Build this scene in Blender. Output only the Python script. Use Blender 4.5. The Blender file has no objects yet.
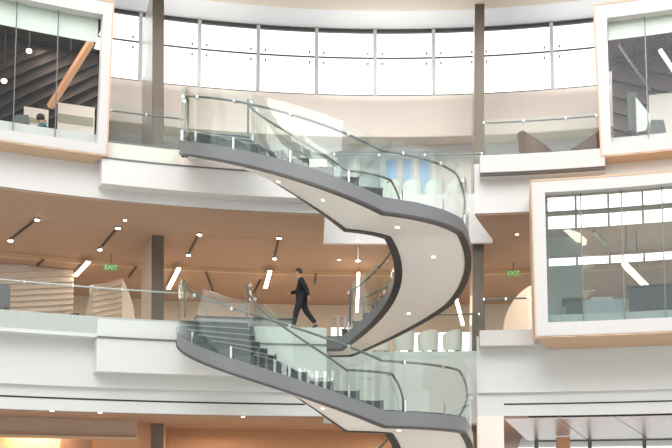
import bpy, bmesh, math, random
from math import sin, cos, tan, pi, radians as R_, degrees as D_, sqrt, asin, atan2
from mathutils import Vector, Matrix
random.seed(4)
SC = bpy.context.scene
COL = SC.collection

# ---------------------------------------------------------------- camera frame (eye at the origin, ground floor 1.6 m below)
F, PITCH, YH = 1031.0, 0.1, 498.0
CYP = YH - F * tan(PITCH)
cp, sp = cos(PITCH), sin(PITCH)
CX, CY = 2.0, 7.0                      # axis of the round atrium


def ray(x, y):
    a = (x - 336) / F; b = (CYP - y) / F
    return Vector((a, cp - b * sp, sp + b * cp))


def at_y(x, y, Y):
    r = ray(x, y); return r * (Y / r.y)


def at_z(x, y, Z):
    r = ray(x, y); return r * (Z / r.z)


def cyl(x, y, R):
    r = ray(x, y)
    A = r.x**2 + r.y**2; B = -2 * (r.x * CX + r.y * CY); D = CX**2 + CY**2 - R * R
    return r * ((-B + sqrt(B * B - 4 * A * D)) / (2 * A))


def ph(x, y, R):                        # angle on the atrium circle, degrees, 0 = straight back
    p = cyl(x, y, R); return D_(atan2(p.x - CX, p.y - CY))


def pol(R, phi, z=0.0):
    a = R_(phi); return Vector((CX + R * sin(a), CY + R * cos(a), z))


# ---------------------------------------------------------------- materials
MATS = {}


def mat(name, col, rough=.6, metal=0.0, noise=0.0, scale=6.0, emit=None, estr=0.0, col2=None, bump=0.0, stretch=(1, 1, 1)):
    if name in MATS: return MATS[name]
    m = bpy.data.materials.new(name); m.use_nodes = True
    nt = m.node_tree; b = nt.nodes['Principled BSDF']
    b.inputs['Base Color'].default_value = (*col, 1); b.inputs['Roughness'].default_value = rough
    b.inputs['Metallic'].default_value = metal
    tc = nt.nodes.new('ShaderNodeTexCoord'); mp = nt.nodes.new('ShaderNodeMapping')
    mp.inputs['Scale'].default_value = stretch
    nz = nt.nodes.new('ShaderNodeTexNoise'); nz.inputs['Scale'].default_value = scale; nz.inputs['Detail'].default_value = 4
    nt.links.new(tc.outputs['Object'], mp.inputs[0]); nt.links.new(mp.outputs[0], nz.inputs['Vector'])
    cr = nt.nodes.new('ShaderNodeMix'); cr.data_type = 'RGBA'
    c2 = col2 if col2 else tuple(max(0, c * (1 - noise)) for c in col)
    cr.inputs['A'].default_value = (*col, 1); cr.inputs['B'].default_value = (*c2, 1)
    nt.links.new(nz.outputs['Fac'], cr.inputs['Factor']); nt.links.new(cr.outputs['Result'], b.inputs['Base Color'])
    if bump:
        bp = nt.nodes.new('ShaderNodeBump'); bp.inputs['Strength'].default_value = bump; bp.inputs['Distance'].default_value = .01
        nt.links.new(nz.outputs['Fac'], bp.inputs['Height']); nt.links.new(bp.outputs[0], b.inputs['Normal'])
    if emit:
        b.inputs['Emission Color'].default_value = (*emit, 1); b.inputs['Emission Strength'].default_value = estr
    MATS[name] = m; return m


def glass_mat(name, tint, refl=1.0, rough=0.0, base=0.03):
    m = bpy.data.materials.new(name); m.use_nodes = True; nt = m.node_tree
    for n in list(nt.nodes): nt.nodes.remove(n)
    o = nt.nodes.new('ShaderNodeOutputMaterial'); t = nt.nodes.new('ShaderNodeBsdfTransparent'); t.inputs[0].default_value = (*tint, 1)
    g = nt.nodes.new('ShaderNodeBsdfGlossy'); g.inputs['Roughness'].default_value = rough
    g.inputs['Color'].default_value = (.92, .97, .97, 1)
    f = nt.nodes.new('ShaderNodeLayerWeight'); f.inputs[0].default_value = .5
    pw = nt.nodes.new('ShaderNodeMath'); pw.operation = 'POWER'; pw.inputs[1].default_value = 5; nt.links.new(f.outputs['Facing'], pw.inputs[0])
    mu = nt.nodes.new('ShaderNodeMath'); mu.operation = 'MULTIPLY_ADD'; mu.inputs[1].default_value = refl * .9; mu.inputs[2].default_value = base; mu.use_clamp = True
    mx = nt.nodes.new('ShaderNodeMixShader')
    nt.links.new(pw.outputs[0], mu.inputs[0]); nt.links.new(mu.outputs[0], mx.inputs[0])
    nt.links.new(t.outputs[0], mx.inputs[1]); nt.links.new(g.outputs[0], mx.inputs[2]); nt.links.new(mx.outputs[0], o.inputs[0])
    MATS[name] = m; return m


def emis(name, col, s):
    return mat(name, (.8, .8, .8), .5, emit=col, estr=s)


PLASTER = mat('white plaster', (.70, .685, .67), .7, noise=.03, scale=.6)
PLASTER2 = mat('cool white plaster', (.665, .685, .67), .6, noise=.03, scale=.5)
PINKW = mat('warm white plaster', (.90, .80, .73), .8, noise=.02, scale=.4)
CEIL = mat('tan ceiling', (.42, .28, .20), .75, noise=.08, scale=.35)
BEIGE = mat('beige soffit', (.74, .67, .57), .8, noise=.04, scale=.4)
GREYC = mat('pale cove ceiling', (.60, .62, .63), .8, noise=.03, scale=.5)
STEEL = mat('painted grey steel', (.175, .18, .185), .38, noise=.12, scale=1.6)
DARK = mat('dark bronze steel', (.055, .052, .05), .4, noise=.1, scale=5)
TREAD = mat('dark slate tread', (.045, .058, .056), .55, noise=.25, scale=14)
NOSE = mat('pale stair nosing', (.26, .28, .27), .5, noise=.1, scale=20)
SOFF = mat('stair soffit plaster', (.86, .83, .78), .65, noise=.04, scale=1)
CHROME = mat('brushed stainless steel', (.62, .63, .62), .28, 1.0, noise=.1, scale=30)
RAIL = mat('satin steel rail', (.17, .17, .16), .35, .4, noise=.1, scale=30)
WOOD = mat('pale maple casing', (.62, .44, .29), .5, col2=(.53, .36, .23), scale=3, stretch=(.3, .3, 9))
FRAME = mat('white box frame', (.59, .57, .55), .5, noise=.02, scale=2)
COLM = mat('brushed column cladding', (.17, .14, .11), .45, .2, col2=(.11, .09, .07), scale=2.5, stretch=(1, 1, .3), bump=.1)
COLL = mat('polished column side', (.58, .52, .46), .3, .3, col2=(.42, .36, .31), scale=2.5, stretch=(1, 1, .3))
ORANGE = mat('orange oak panel', (.74, .46, .28), .55, col2=(.64, .38, .22), scale=3, stretch=(6, 6, .4))
WFLOOR = mat('pale stone floor', (.62, .60, .57), .4, noise=.08, scale=1)
RIBD = mat('dark ribbed plank', (.10, .08, .078), .5, col2=(.05, .04, .042), scale=2, stretch=(.4, 3, 3))
RIBP = mat('mauve ribbed plank', (.20, .16, .17), .5, col2=(.13, .10, .12), scale=2)
RIBW = mat('cream ribbed panel', (.84, .76, .70), .6, noise=.05, scale=2)
SHADE = mat('pale green roller shade', (.76, .80, .745), .8, noise=.03, scale=8)
OLIVE = mat('olive wall band', (.42, .39, .30), .8, noise=.04, scale=2)
BLACK = mat('black plastic', (.02, .02, .022), .4, noise=.1)
BLACKC = mat('black cloth', (.018, .018, .022), .85, noise=.3, scale=30)
NAVYC = mat('dark charcoal trousers', (.022, .024, .03), .85, noise=.3, scale=30)
SKIN = mat('skin', (.55, .30, .21), .5, noise=.06, scale=20)
HAIR = mat('dark brown hair', (.03, .018, .012), .6, noise=.3, scale=60)
BROWNCH = mat('brown moulded shell', (.11, .045, .025), .5, noise=.15, scale=6)
GREYUP = mat('grey upholstery', (.16, .16, .16), .8, noise=.15, scale=30)
CREAMUP = mat('cream upholstery', (.72, .70, .66), .8, noise=.08, scale=20)
DCOUNT = mat('dark walnut counter', (.10, .075, .065), .5, col2=(.07, .05, .045), scale=2, stretch=(4, 4, .5))
BLUE = mat('blue tinted door glass', (.25, .52, .90), .3, noise=.1, scale=1)
WARM = emis('warm linear lamp', (1, .80, .55), 9)
SPOT = emis('spot lamp face', (1, .84, .62), 22)
DOWN = emis('recessed lamp face', (1, .93, .82), 3)
GREEN = emis('green exit letters', (.06, .75, .12), .45)
SIGNB = mat('exit sign body', (.30, .42, .20), .5)
MAUVE = mat('mauve reflective canopy soffit', (.46, .41, .47), .3, .2, col2=(.62, .55, .54), scale=.9)
GL = glass_mat('stair glass', (.95, .98, .966), .8, base=.035)
GLB = glass_mat('balustrade glass', (.95, .978, .967), .8, base=.012)
GLW = glass_mat('window glass', (.96, .98, .97), .8, base=.01)
GLR = glass_mat('blue grey bay window glass', (.86, .92, .92), 1.0, base=.18)
GEDGE = mat('green glass edge', (.22, .42, .36), .2)


# ---------------------------------------------------------------- mesh helpers
def link(o, parent=None):
    COL.objects.link(o)
    if parent is not None: o.parent = parent
    return o


def mesh(name, verts, faces, m, parent=None, smooth=False):
    me = bpy.data.meshes.new(name); me.from_pydata([tuple(v) for v in verts], [], faces)
    me.materials.append(m)
    if smooth:
        for p in me.polygons: p.use_smooth = True
    me.update()
    bm = bmesh.new(); bm.from_mesh(me); bmesh.ops.recalc_face_normals(bm, faces=bm.faces)
    if smooth:
        for e in bm.edges:
            if len(e.link_faces) == 2 and e.calc_face_angle(0) > .6: e.smooth = False
    bm.to_mesh(me); bm.free()
    return link(bpy.data.objects.new(name, me), parent)


class MB:
    def __init__(s): s.v = []; s.f = []
    def add(s, v, f):
        n = len(s.v); s.v += [tuple(p) for p in v]; s.f += [tuple(i + n for i in q) for q in f]; return s
    def hexa(s, p):       # 8 points: bottom loop 4, top loop 4
        return s.add(p, [(3, 2, 1, 0), (4, 5, 6, 7), (0, 1, 5, 4), (1, 2, 6, 5), (2, 3, 7, 6), (3, 0, 4, 7)])
    def box(s, c, d, u=Vector((1, 0, 0)), w=Vector((0, 0, 1))):
        c = Vector(c); u = Vector(u).normalized(); w = Vector(w).normalized(); v = w.cross(u).normalized()
        a, b, e = d[0] / 2, d[1] / 2, d[2] / 2
        return s.hexa([c - u*a - v*b - w*e, c + u*a - v*b - w*e, c + u*a + v*b - w*e, c - u*a + v*b - w*e,
                       c - u*a - v*b + w*e, c + u*a - v*b + w*e, c + u*a + v*b + w*e, c - u*a + v*b + w*e])
    def bar(s, a, b, wd, th, up=Vector((0, 0, 1))):
        a = Vector(a); b = Vector(b); d = (b - a); L = d.length; d.normalize()
        w = Vector(up) - d * d.dot(Vector(up))
        if w.length < 1e-4: w = Vector((1, 0, 0))
        return s.box((a + b) / 2, (L, wd, th), d, w)
    def tube(s, pts, r, n=8, cap=True):
        pts = [Vector(p) for p in pts]; k = len(pts); rr = r if isinstance(r, (list, tuple)) else [r] * k
        base = len(s.v); nrm = None
        for i, p in enumerate(pts):
            d = (pts[min(i + 1, k - 1)] - pts[max(i - 1, 0)])
            if d.length < 1e-9: d = Vector((0, 0, 1))
            d.normalize()
            if nrm is None: nrm = d.orthogonal().normalized()
            nrm = (nrm - d * nrm.dot(d)).normalized(); bn = d.cross(nrm)
            for j in range(n):
                a = 2 * pi * j / n; s.v.append(tuple(p + (nrm * cos(a) + bn * sin(a)) * rr[i]))
        for i in range(k - 1):
            for j in range(n):
                s.f.append((base + i*n + j, base + i*n + (j+1) % n, base + (i+1)*n + (j+1) % n, base + (i+1)*n + j))
        if cap:
            s.f.append(tuple(base + j for j in range(n))[::-1]); s.f.append(tuple(base + (k-1)*n + j for j in range(n)))
        return s
    def loft(s, secs, close=True):      # list of equal-length closed loops
        base = len(s.v); n = len(secs[0])
        for q in secs: s.v += [tuple(p) for p in q]
        for i in range(len(secs) - 1):
            for j in range(n):
                s.f.append((base + i*n + j, base + i*n + (j+1) % n, base + (i+1)*n + (j+1) % n, base + (i+1)*n + j))
        if close:
            s.f.append(tuple(base + j for j in range(n))[::-1]); s.f.append(tuple(base + (len(secs)-1)*n + j for j in range(n)))
        return s
    def ell(s, c, r, n=12, k=8, rot=None):
        c = Vector(c); base = len(s.v)
        for i in range(k + 1):
            t = pi * i / k
            for j in range(n):
                a = 2 * pi * j / n; q = Vector((r[0]*sin(t)*cos(a), r[1]*sin(t)*sin(a), r[2]*cos(t)))
                if rot: q = rot @ q
                s.v.append(tuple(c + q))
        for i in range(k):
            for j in range(n):
                s.f.append((base + i*n + j, base + (i+1)*n + j, base + (i+1)*n + (j+1) % n, base + i*n + (j+1) % n))
        return s
    def arc(s, R0, R1, z0, z1, p0, p1, p0b=None, p1b=None, step=1.5):
        """solid curved block between radii and heights; p0b/p1b: end angles on the far radius"""
        p0b = p0 if p0b is None else p0b; p1b = p1 if p1b is None else p1b
        n = max(2, int(abs(p1 - p0) / step)); secs = []
        for i in range(n + 1):
            t = i / n; a = p0 + (p1 - p0) * t; b = p0b + (p1b - p0b) * t
            secs.append([pol(R0, a, z0), pol(R1, b, z0), pol(R1, b, z1), pol(R0, a, z1)])
        return s.loft(secs)
    def build(s, name, m, parent=None, smooth=False): return mesh(name, s.v, s.f, m, parent, smooth)


def empty(name, loc):
    o = bpy.data.objects.new(name, None); o.location = loc; o.empty_display_size = .2; COL.objects.link(o)
    return o


def tag(o, label=None, cat=None, group=None, kind=None):
    if label: o['label'] = label
    if cat: o['category'] = cat
    if group: o['group'] = group
    if kind: o['kind'] = kind
    return o


def struct(o): o['kind'] = 'structure'; return o


def adopt(root):      # keep world positions of parts after the empty has a location
    for c in root.children:
        c.matrix_parent_inverse = Matrix.Translation(root.location).inverted()


def copy_tree(o, parent=None):
    c = o.copy(); COL.objects.link(c); c.parent = parent
    for ch in o.children: copy_tree(ch, c)
    return c


def sbv(o, w=.01, seg=2):
    md = o.modifiers.new('bevel', 'BEVEL'); md.width = w; md.segments = seg; md.limit_method = 'ANGLE'; return o


# ================================================================ THE BUILDING
G = -1.6; L2, L3 = 4.85, 10.2
C2, C3 = 8.62, 13.4                     # ceiling of level 2, of level 3
PL, PR = -42, 42
nL0, nL1 = D_(atan2(-.35 - CX, 23.9)), D_(atan2(-.42 - CX, 26.9))   # notch behind the stair, left edge
nR0, nR1 = D_(atan2(4.25 - CX, 23.9)), D_(atan2(5.25 - CX, 26.9))

# ground floor and slabs
struct(MB().arc(.5, 60, G - .3, G, -179, 179, step=6).build('floor', WFLOOR))


def slab(z0, z1, m, name):
    b = MB(); b.arc(23.9, 27, z0, z1, PL, nL0, PL, nL1); b.arc(23.9, 27, z0, z1, nR0, PR, nR1, PR)
    b.arc(27, 44, z0, z1, PL, PR); return struct(b.build(name, m))


slab(C2 + .03, L3, PLASTER, 'wall_upper_atrium_ring')
slab(3.14, L2, PLASTER2, 'wall_lower_atrium_ring')
b = MB(); b.arc(24.05, 27, 2.45, 3.14, PL, nL0, PL, nL1); b.arc(24.05, 27, 2.45, 3.14, nR0, PR, nR1, PR); b.arc(27, 44, 2.45, 3.14, PL, PR)
struct(b.build('trim_1', PLASTER2))
for i, (a, c) in enumerate(((PL, ph(305, 404, 24)), (ph(504, 404, 24), PR))):   # dark air slot under the ring
    struct(MB().arc(24.035, 24.06, 2.78, 2.825, a, c).build('trim_%d' % (i + 2), BLACK))
# tan ceilings
b = MB(); b.arc(23.95, 27, C2 - .02, C2 + .03, PL, nL0, PL, nL1); b.arc(23.95, 27, C2 - .02, C2 + .03, nR0, PR, nR1, PR)
b.arc(27.02, 31.7, C2 - .02, C2 + .03, PL, PR); b.arc(31.85, 44, C2 - .14, C2 + .03, PL, PR)
struct(b.build('ceiling', CEIL))
struct(MB().arc(31.7, 31.85, C2 - .17, C2 + .02, PL, PR).build('trim_4', WOOD))
b = MB(); b.arc(24.2, 27, 2.40, 2.45, PL, nL0, PL, nL1); b.arc(24.2, 27, 2.40, 2.45, nR0, 9, nR1, 9); b.arc(27, 44, 2.40, 2.45, PL, 9)
struct(b.build('ceiling_ground', CEIL))
# white recess panel faces of the notch hang a little under the ceiling
struct(MB().arc(26.95, 27.15, 8.5, L3 - .02, nL1, nR1).build('trim_5', PLASTER))
# protruding fascias
pA3 = ph(102, 170, 23.3); pE3 = nL0
struct(MB().arc(23.3, 23.9, 8.93, 9.66, pA3, pE3).build('trim_6', PLASTER))
struct(MB().arc(23.27, 23.9, 9.66, 9.70, pA3, pE3).build('trim_7', RAIL))
struct(MB().arc(23.42, 23.9, 9.70, 10.2, pA3, pE3).build('trim_8', PINKW))
struct(MB().arc(23.40, 23.9, 10.2, 10.25, pA3, pE3).build('trim_9', RAIL))
pA2 = ph(97, 350, 23.3)
struct(MB().arc(23.3, 23.9, 3.53, 4.48, pA2, pE3).build('trim_10', PLASTER2))
struct(MB().arc(23.42, 23.9, 4.60, 5.10, PL, ph(181, 330, 23.4)).build('trim_11', FRAME))
struct(MB().arc(23.36, 23.9, 4.50, 4.60, PL, pA2).build('trim_12', PLASTER2))
struct(MB().arc(23.25, 23.9, 4.48, 4.52, pA2, pE3).build('trim_13', RAIL))
struct(MB().arc(23.32, 23.9, 4.52, 5.02, pA2, pE3).build('floor_platform', PLASTER2))
# right parapets
pR3 = ph(480, 165, 23.3); pR3e = ph(605, 160, 23.3)
struct(MB().arc(23.3, 23.6, 9.74, 10.27, pR3, pR3e).build('trim_14', FRAME))
struct(MB().arc(23.38, 23.6, 9.70, 9.74, pR3, pR3e).build('trim_15', RAIL))
struct(MB().arc(23.58, 23.9, 9.70, 10.18, pR3, pR3e).build('trim_16', PLASTER))
pR2 = ph(480, 340, 23.3)
struct(MB().arc(23.3, 23.9, 4.48, 4.94, pR2, ph(547, 340, 23.3)).build('trim_17', FRAME))
# pier at the right of the stair on the ground floor
struct(MB().arc(23.95, 24.6, G, 2.45, nR0, ph(504, 440, 24)).build('wall_pier', PINKW))

# upper gallery: clerestory wall, bulkhead, cove and roof ring
ROOF = 17.95
struct(MB().arc(31, 31.5, 13.68, 15.26, PL, PR).build('wall_back_bulkhead', PINKW))
struct(MB().arc(31.0, 32.1, 13.64, 13.68, PL, PR).build('trim_18', BEIGE))
struct(MB().arc(31.9, 32.2, C3 + .05, 13.64, PL, PR).build('trim_19', PLASTER))
struct(MB().arc(31.9, 44, C3, C3 + .05, PL, PR).build('ceiling_upper', GREYC))
struct(MB().arc(27.7, 31.2, ROOF, ROOF + .2, PL, PR).build('ceiling_cove', GREYC))
struct(MB().arc(27.55, 27.8, 17.15, ROOF + .2, PL, PR).build('trim_20', FRAME))
struct(MB().arc(24.5, 27.75, 17.05, 17.15, PL, PR).build('ceiling_roof_ring', BEIGE))
# clerestory windows (one bay each)
mx = [-36, 23, 81.5, 140, 199.2, 258, 316.5, 375, 433.7, 479.0, 552, 610, 668, 727]
phs = [ph(x, 60, 31.1) for x in mx]
for i in range(len(phs) - 1):
    a, c = phs[i], phs[i + 1]; am = (a + c) / 2
    w = empty('window_%d' % (i + 1), pol(31.1, am, 15.26)); struct(w)
    b = MB(); b.arc(31.05, 31.17, 17.80, 17.93, a, c, step=.8); b.arc(31.08, 31.16, 15.26, 15.33, a, c, step=.8)
    b.arc(31.1, 31.15, 16.78, 16.83, a, c, step=.8); b.build('window_frame', DARK, w)
    b = MB(); p = pol(31.05, c); b.bar(pol(31.08, c, 15.26), pol(31.08, c, 17.9), .13, .2, (sin(R_(c)), cos(R_(c)), 0)); b.build('mullion', mat('grey mullion', (.52, .50, .50), .5, noise=.05), w)
    MB().arc(31.12, 31.135, 15.3, 17.9, a + .1, c - .1, step=.8).build('pane', GLW, w)
    for q in (.45, -.45):
        for zz in (16.55, 16.95):
            MB().bar(pol(31.05, (c if q > 0 else a) - q*1.0, zz), pol(31.05, (c if q > 0 else a) - q*1.25, zz), .05, .09).build('glass_clip', RAIL, w)
    adopt(w)
# level 3 back wall with blue glazed doors and bright windows
SEG = [(-42, -24, 'w'), (-24, -12, 'w')]
b = MB()
wins3 = [(250, 290), (297, 322), (330, 352), (358, 381), (384, 398), (402, 412), (419, 431)]
edges = [(ph(a, 180, 32.8), ph(c, 180, 32.8)) for a, c in wins3]
cur = PL
for a, c in edges:
    b.arc(32.8, 33, L3, C3, cur, a); cur = c
b.arc(32.8, 33, L3, C3, cur, PR)
struct(b.build('wall_back_upper', PINKW))
for i, (a, c) in enumerate(edges):
    w = empty('door_%d' % (i + 1), pol(32.9, (a + c) / 2, L3)); struct(w)
    MB().arc(32.88, 32.92, L3, C3, a, c).build('pane', BLUE if i in (4, 5, 6) else GLW, w)
    b = MB()
    for e in (a, c): b.bar(pol(32.82, e, L3), pol(32.82, e, C3), .12, .1, (sin(R_(e)), cos(R_(e)), 0))
    b.build('door_frame', FRAME, w); adopt(w)
struct(MB().arc(32.65, 32.78, 10.9, 11.75, PL, -12).build('trim_21', OLIVE))
# level 2 back wall with window band
b = MB(); a0, a1 = ph(331, 320, 38), ph(352, 320, 38); a2, a3 = ph(396, 335, 38), ph(640, 335, 38)
b.arc(38, 38.3, L2, C2, PL, a0); b.arc(38, 38.3, L2, C2, a1, a2); b.arc(38, 38.3, L2, C2, a3, PR)
b.arc(38, 38.3, L2, L2 + .6, a0, a1); b.arc(38, 38.3, C2 - .6, C2, a0, a1); b.arc(38, 38.3, L2, L2 + .5, a2, a3); b.arc(38, 38.3, 7.3, C2, a2, a3)
struct(b.build('wall_back_middle', mat('warm grey wall', (.62, .55, .48), .8, noise=.04)))
k = 14
for (u0, u1, zl, zh, n) in ((a0, a1, L2 + .6, C2 - .6, 3), (a2, a3, L2 + .5, 7.3, 8)):
    for i in range(n):
        s0 = u0 + (u1 - u0) * i / n; s1 = u0 + (u1 - u0) * (i + 1) / n
        w = empty('window_%d' % k, pol(38.1, (s0 + s1) / 2, zl)); struct(w); k += 1
        MB().arc(38.1, 38.12, zl, zh, s0, s1, step=.5).build('pane', GLW, w)
        b = MB(); b.bar(pol(38.05, s1, zl), pol(38.05, s1, zh), .1, .1, (sin(R_(s1)), cos(R_(s1)), 0))
        b.arc(38.05, 38.1, (zl + zh)/2 - .04, (zl + zh)/2 + .04, s0, s1, step=.5)
        b.build('window_frame', GREYC, w); adopt(w)

# columns: deep radial fins, slightly leaning out
def column(xl, xr, yl, ytop, xlt, xrt, Rf, label, depth=3.0, zt=17.1):
    c = empty('column', pol(Rf, ph((xl + xr)/2, yl, Rf), G)); tag(c, label, 'column')
    a0, a1 = ph(xl, yl, Rf), ph(xr, yl, Rf); b0, b1 = ph(xlt, ytop, Rf), ph(xrt, ytop, Rf)
    zl = cyl(xl, yl, Rf).z; zt0 = cyl(xlt, ytop, Rf).z
    def ang(u, v, z): return u + (v - u) * (z - zl) / (zt0 - zl)
    def sec(z, Ra, Rb, e0=0, e1=0):
        u0, u1 = ang(a0, b0, z) + e0, ang(a1, b1, z) + e1
        return [pol(Ra, u0, z), pol(Ra, u1, z), pol(Rb, u1 * 1.0, z), pol(Rb, u0, z)]
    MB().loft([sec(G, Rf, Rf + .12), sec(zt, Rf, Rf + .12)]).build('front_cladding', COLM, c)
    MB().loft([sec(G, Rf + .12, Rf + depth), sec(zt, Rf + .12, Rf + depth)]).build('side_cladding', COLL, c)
    adopt(c); return c


column(152, 163.8, 233, 3, 152.8, 164, 27.4, 'tall bronze-clad fin column left of the staircases, rising through every level')
column(473, 483.8, 237, 5, 475, 484.5, 27.4, 'tall bronze-clad fin column right of the staircases, rising through every level', zt=17.1)

# ================================================================ THE STAIRS
HX, HY, RO, RI, Z3, HH = -.332, 28.965, 4.025, 2.201, 10.245, 5.4
T0, T1, T2, T3, H1 = 183.3, 292.0, 336.1, 436.5, 2.707
TI1, TI2 = 285.9, 326.4; W2, W3, WI, RY = .214, .096, -.54, .937


def lerp(x, xs, ys):
    if x <= xs[0]: return ys[0]
    for i in range(len(xs) - 1):
        if x <= xs[i+1]: return ys[i] + (ys[i+1] - ys[i]) * (x - xs[i]) / (xs[i+1] - xs[i])
    return ys[-1]


def hz(t, inner=False): return -lerp(t, [T0, TI1 if inner else T1, TI2 if inner else T2, T3], [0, H1, H1, HH])
def hr(t): return lerp(t, [T0, (T0+T1)/2, T1, T2, (T2+T3)/2, T3], [0, W2, 0, 0, W3, WI])


def hp(t, side, dr, dz, k, z=None):
    inner = side == 'i'
    r = (RI if inner else RO + hr(t)) + dr; a = R_(t)
    zz = Z3 - k * HH + (hz(t, inner) if z is None else z) + dz
    return Vector((HX + r * cos(a), HY + RY * r * sin(a), zz))


def angs(a, b, inner=False, st=3.0):
    n = max(1, int(round((b - a) / st))); s = [a + (b - a) * i / n for i in range(n + 1)]
    for e in ((T0, TI1, TI2, T3) if inner else (T0, T1, T2, T3)):
        if a < e < b and min(abs(e - q) for q in s) > .3: s.append(e)
    return sorted(s)


def strip(side, t0, t1, r0, r1, z0, z1, k, st=3.0):
    b = MB()
    return b.loft([[hp(t, side, r0, z0, k), hp(t, side, r1, z0, k), hp(t, side, r1, z1, k), hp(t, side, r0, z1, k)] for t in angs(t0, t1, side == 'i', st)])


def staircase(k, label, t_end, cut=None):
    root = empty('curved_staircase', (HX, HY, Z3 - k * HH - HH)); tag(root, label, 'staircase')
    TS = 172.0; TE = 452.0 if k == 0 else 436; TO = 178.5
    strip('o', TO, TE, -.05, .10, -.36, 0, k).build('outer_stringer', STEEL, root, True)
    strip('o', TO, TE, -.07, .12, -.42, -.36, k).build('stringer_flange', DARK, root, True)
    strip('i', TS, TE, -.17, 0, -.36, 0, k).build('inner_stringer', STEEL, root, True)
    strip('i', TS, TE, -.20, .02, -.42, -.36, k).build('stringer_flange', DARK, root, True)
    # shade edges by splitting where the section is sharp
    # soffit
    b = MB(); secs = []
    n = 96
    for i in range(n + 1):
        u = i / n
        to = TS + (TE - TS) * u
        ti = lerp(to, [TS, T0, T1, T2, T3, TE], [TS, T0, TI1, TI2, T3, TE])
        secs.append([hp(to, 'o', 0, -.38, k), hp(ti, 'i', 0, -.38, k), hp(ti, 'i', 0, -.30, k), hp(to, 'o', 0, -.30, k)])
    b.loft(secs).build('soffit', SOFF, root, True)
    for (to, fr) in ((250, .5), (272, .5), (314, .55), (352, .5), (397, .5)):      # recessed lamps in the soffit
        ti = lerp(to, [TS, T0, T1, T2, T3, TE], [TS, T0, TI1, TI2, T3, TE])
        p = hp(to, 'o', 0, -.385, k).lerp(hp(ti, 'i', 0, -.385, k), fr)
        MB().tube([p + Vector((0, 0, .01)), p - Vector((0, 0, .012))], .055, 14).build('soffit_lamp', DOWN, root)
    # treads
    def wedge(name, o0, o1, i0, i1, z_top, zb, m=TREAD):
        b = MB(); secs = []
        for q in range(4):
            u = q / 3; to = o0 + (o1 - o0) * u; ti = i0 + (i1 - i0) * u
            P = [hp(to, 'o', .03, 0, k, zb), hp(ti, 'i', -.03, 0, k, zb), hp(ti, 'i', -.03, 0, k, z_top), hp(to, 'o', .03, 0, k, z_top)]
            secs.append(P)
        return sbv(b.loft(secs).build(name, m, root), .012)
    N = 12
    for half in (0, 1):
        oa, ob, ia, ib, za, zb_ = (T0, T1, T0, TI1, 0, -H1) if half == 0 else (T2, T3, TI2, T3, -H1, -HH)
        for i in range(N):
            u0, u1 = i / N, (i + 1) / N
            zt = za + (zb_ - za) * u0 + .03 if half == 0 else za + (zb_ - za) * u0 + .03
            zl = za + (zb_ - za) * u1 - .1
            to, ti = oa + (ob-oa)*u1, ia + (ib-ia)*u1
            MB().bar(hp(to, 'o', .02, zt + .012, k, 0), hp(ti, 'i', -.02, zt + .012, k, 0), .05, .03).build('nosing', NOSE, root)
            wedge('tread', oa + (ob-oa)*u0, oa + (ob-oa)*u1, ia + (ib-ia)*u0, ia + (ib-ia)*u1, zt, zl)
    wedge('landing', T1, T2, TI1, TI2, -H1 + .04, -H1 - .1)
    wedge('landing', TS, T0, TS, T0, .06, -.12)
    if k == 0: wedge('landing', T3, TE, T3, TE, -HH + .05, -HH - .1)
    # glass balustrade panels, clamps, handrails
    jo = [179, 197, 216, 238, 259, 279, 300, 320, 340, 358, 376, 394, 412, 430]
    ji = [179, 205, 232, 260, 288, 326, 352, 378, 404, 430]
    for side, js, g0, hh, rr in (('o', jo, .04, 1.52, 1.27), ('i', ji, -.10, 1.42, 1.22)):
        for a, c in zip(js[:-1], js[1:]):
            strip(side, a + .12, c - .12, g0, g0 + .02, -.02, hh, k, 2.2).build('glass_panel', GL, root, True)
        for a in js:
            b = MB(); d = (hp(a, side, 1, 0, k) - hp(a, side, 0, 0, k)).normalized()
            b.box(hp(a, side, g0 + (.035 if side == 'o' else -.02), .12, k), (.04, .05, .34), d)
            b.build('glass_clamp', CHROME, root)
            b = MB(); b.tube([hp(a, side, g0, rr - .02, k), hp(a, side, g0 - .1 if side == 'o' else g0 + .12, rr - .04, k)], .022, 6)
            b.box(hp(a, side, g0 + .01, rr - .02, k), (.07, .06, .09), d); b.build('rail_bracket', CHROME, root)
        dr = g0 - .09 if side == 'o' else g0 + .12
        pts = [hp(t, side, dr, rr, k) for t in angs(js[0], js[-1], side == 'i', 2.0)]
        pts = [pts[0] - Vector((0, 0, 1.0)), pts[0] - Vector((0, 0, .08))] + pts
        pts = pts + [pts[-1] - Vector((0, 0, .1)), pts[-1] - Vector((0, 0, 1.0))]
        MB().tube(pts, .032, 8).build('handrail', RAIL, root, True)
    adopt(root); return root


staircase(0, 'upper curved staircase with glass sides descending from the top gallery to the middle level', 430)
staircase(1, 'lower curved staircase with glass sides descending from the middle level towards the ground', 430)

# ================================================================ BALUSTRADES
def balustrade(label, R, phis, z0, z1, zr, mat_g=GLB, rail_m=RAIL, ends=''):
    root = empty('glass_balustrade', pol(R, (phis[0] + phis[-1]) / 2, z0)); tag(root, label, 'balustrade')
    for a, c in zip(phis[:-1], phis[1:]):
        MB().arc(R, R + .02, z0, z1, a + .03, c - .03, step=.8).build('glass_panel', mat_g, root)
    pts = [pol(R + .1, phis[0] + (phis[-1] - phis[0]) * i / 24, zr) for i in range(25)]
    if 'l' in ends: pts = [pts[0] - Vector((0, 0, 1.0))] + pts
    if 'r' in ends: pts = pts + [pts[-1] - Vector((0, 0, 1.0))]
    MB().tube(pts, .026, 8).build('handrail', rail_m, root, True)
    for a in phis:
        b = MB(); b.bar(pol(R - .02, a, zr - .02), pol(R + .1, a, zr - .04), .04, .07); b.build('rail_bracket', CHROME, root)
    adopt(root); return root


def phl(xs, y, R): return [ph(x, y, R) for x in xs]


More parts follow.
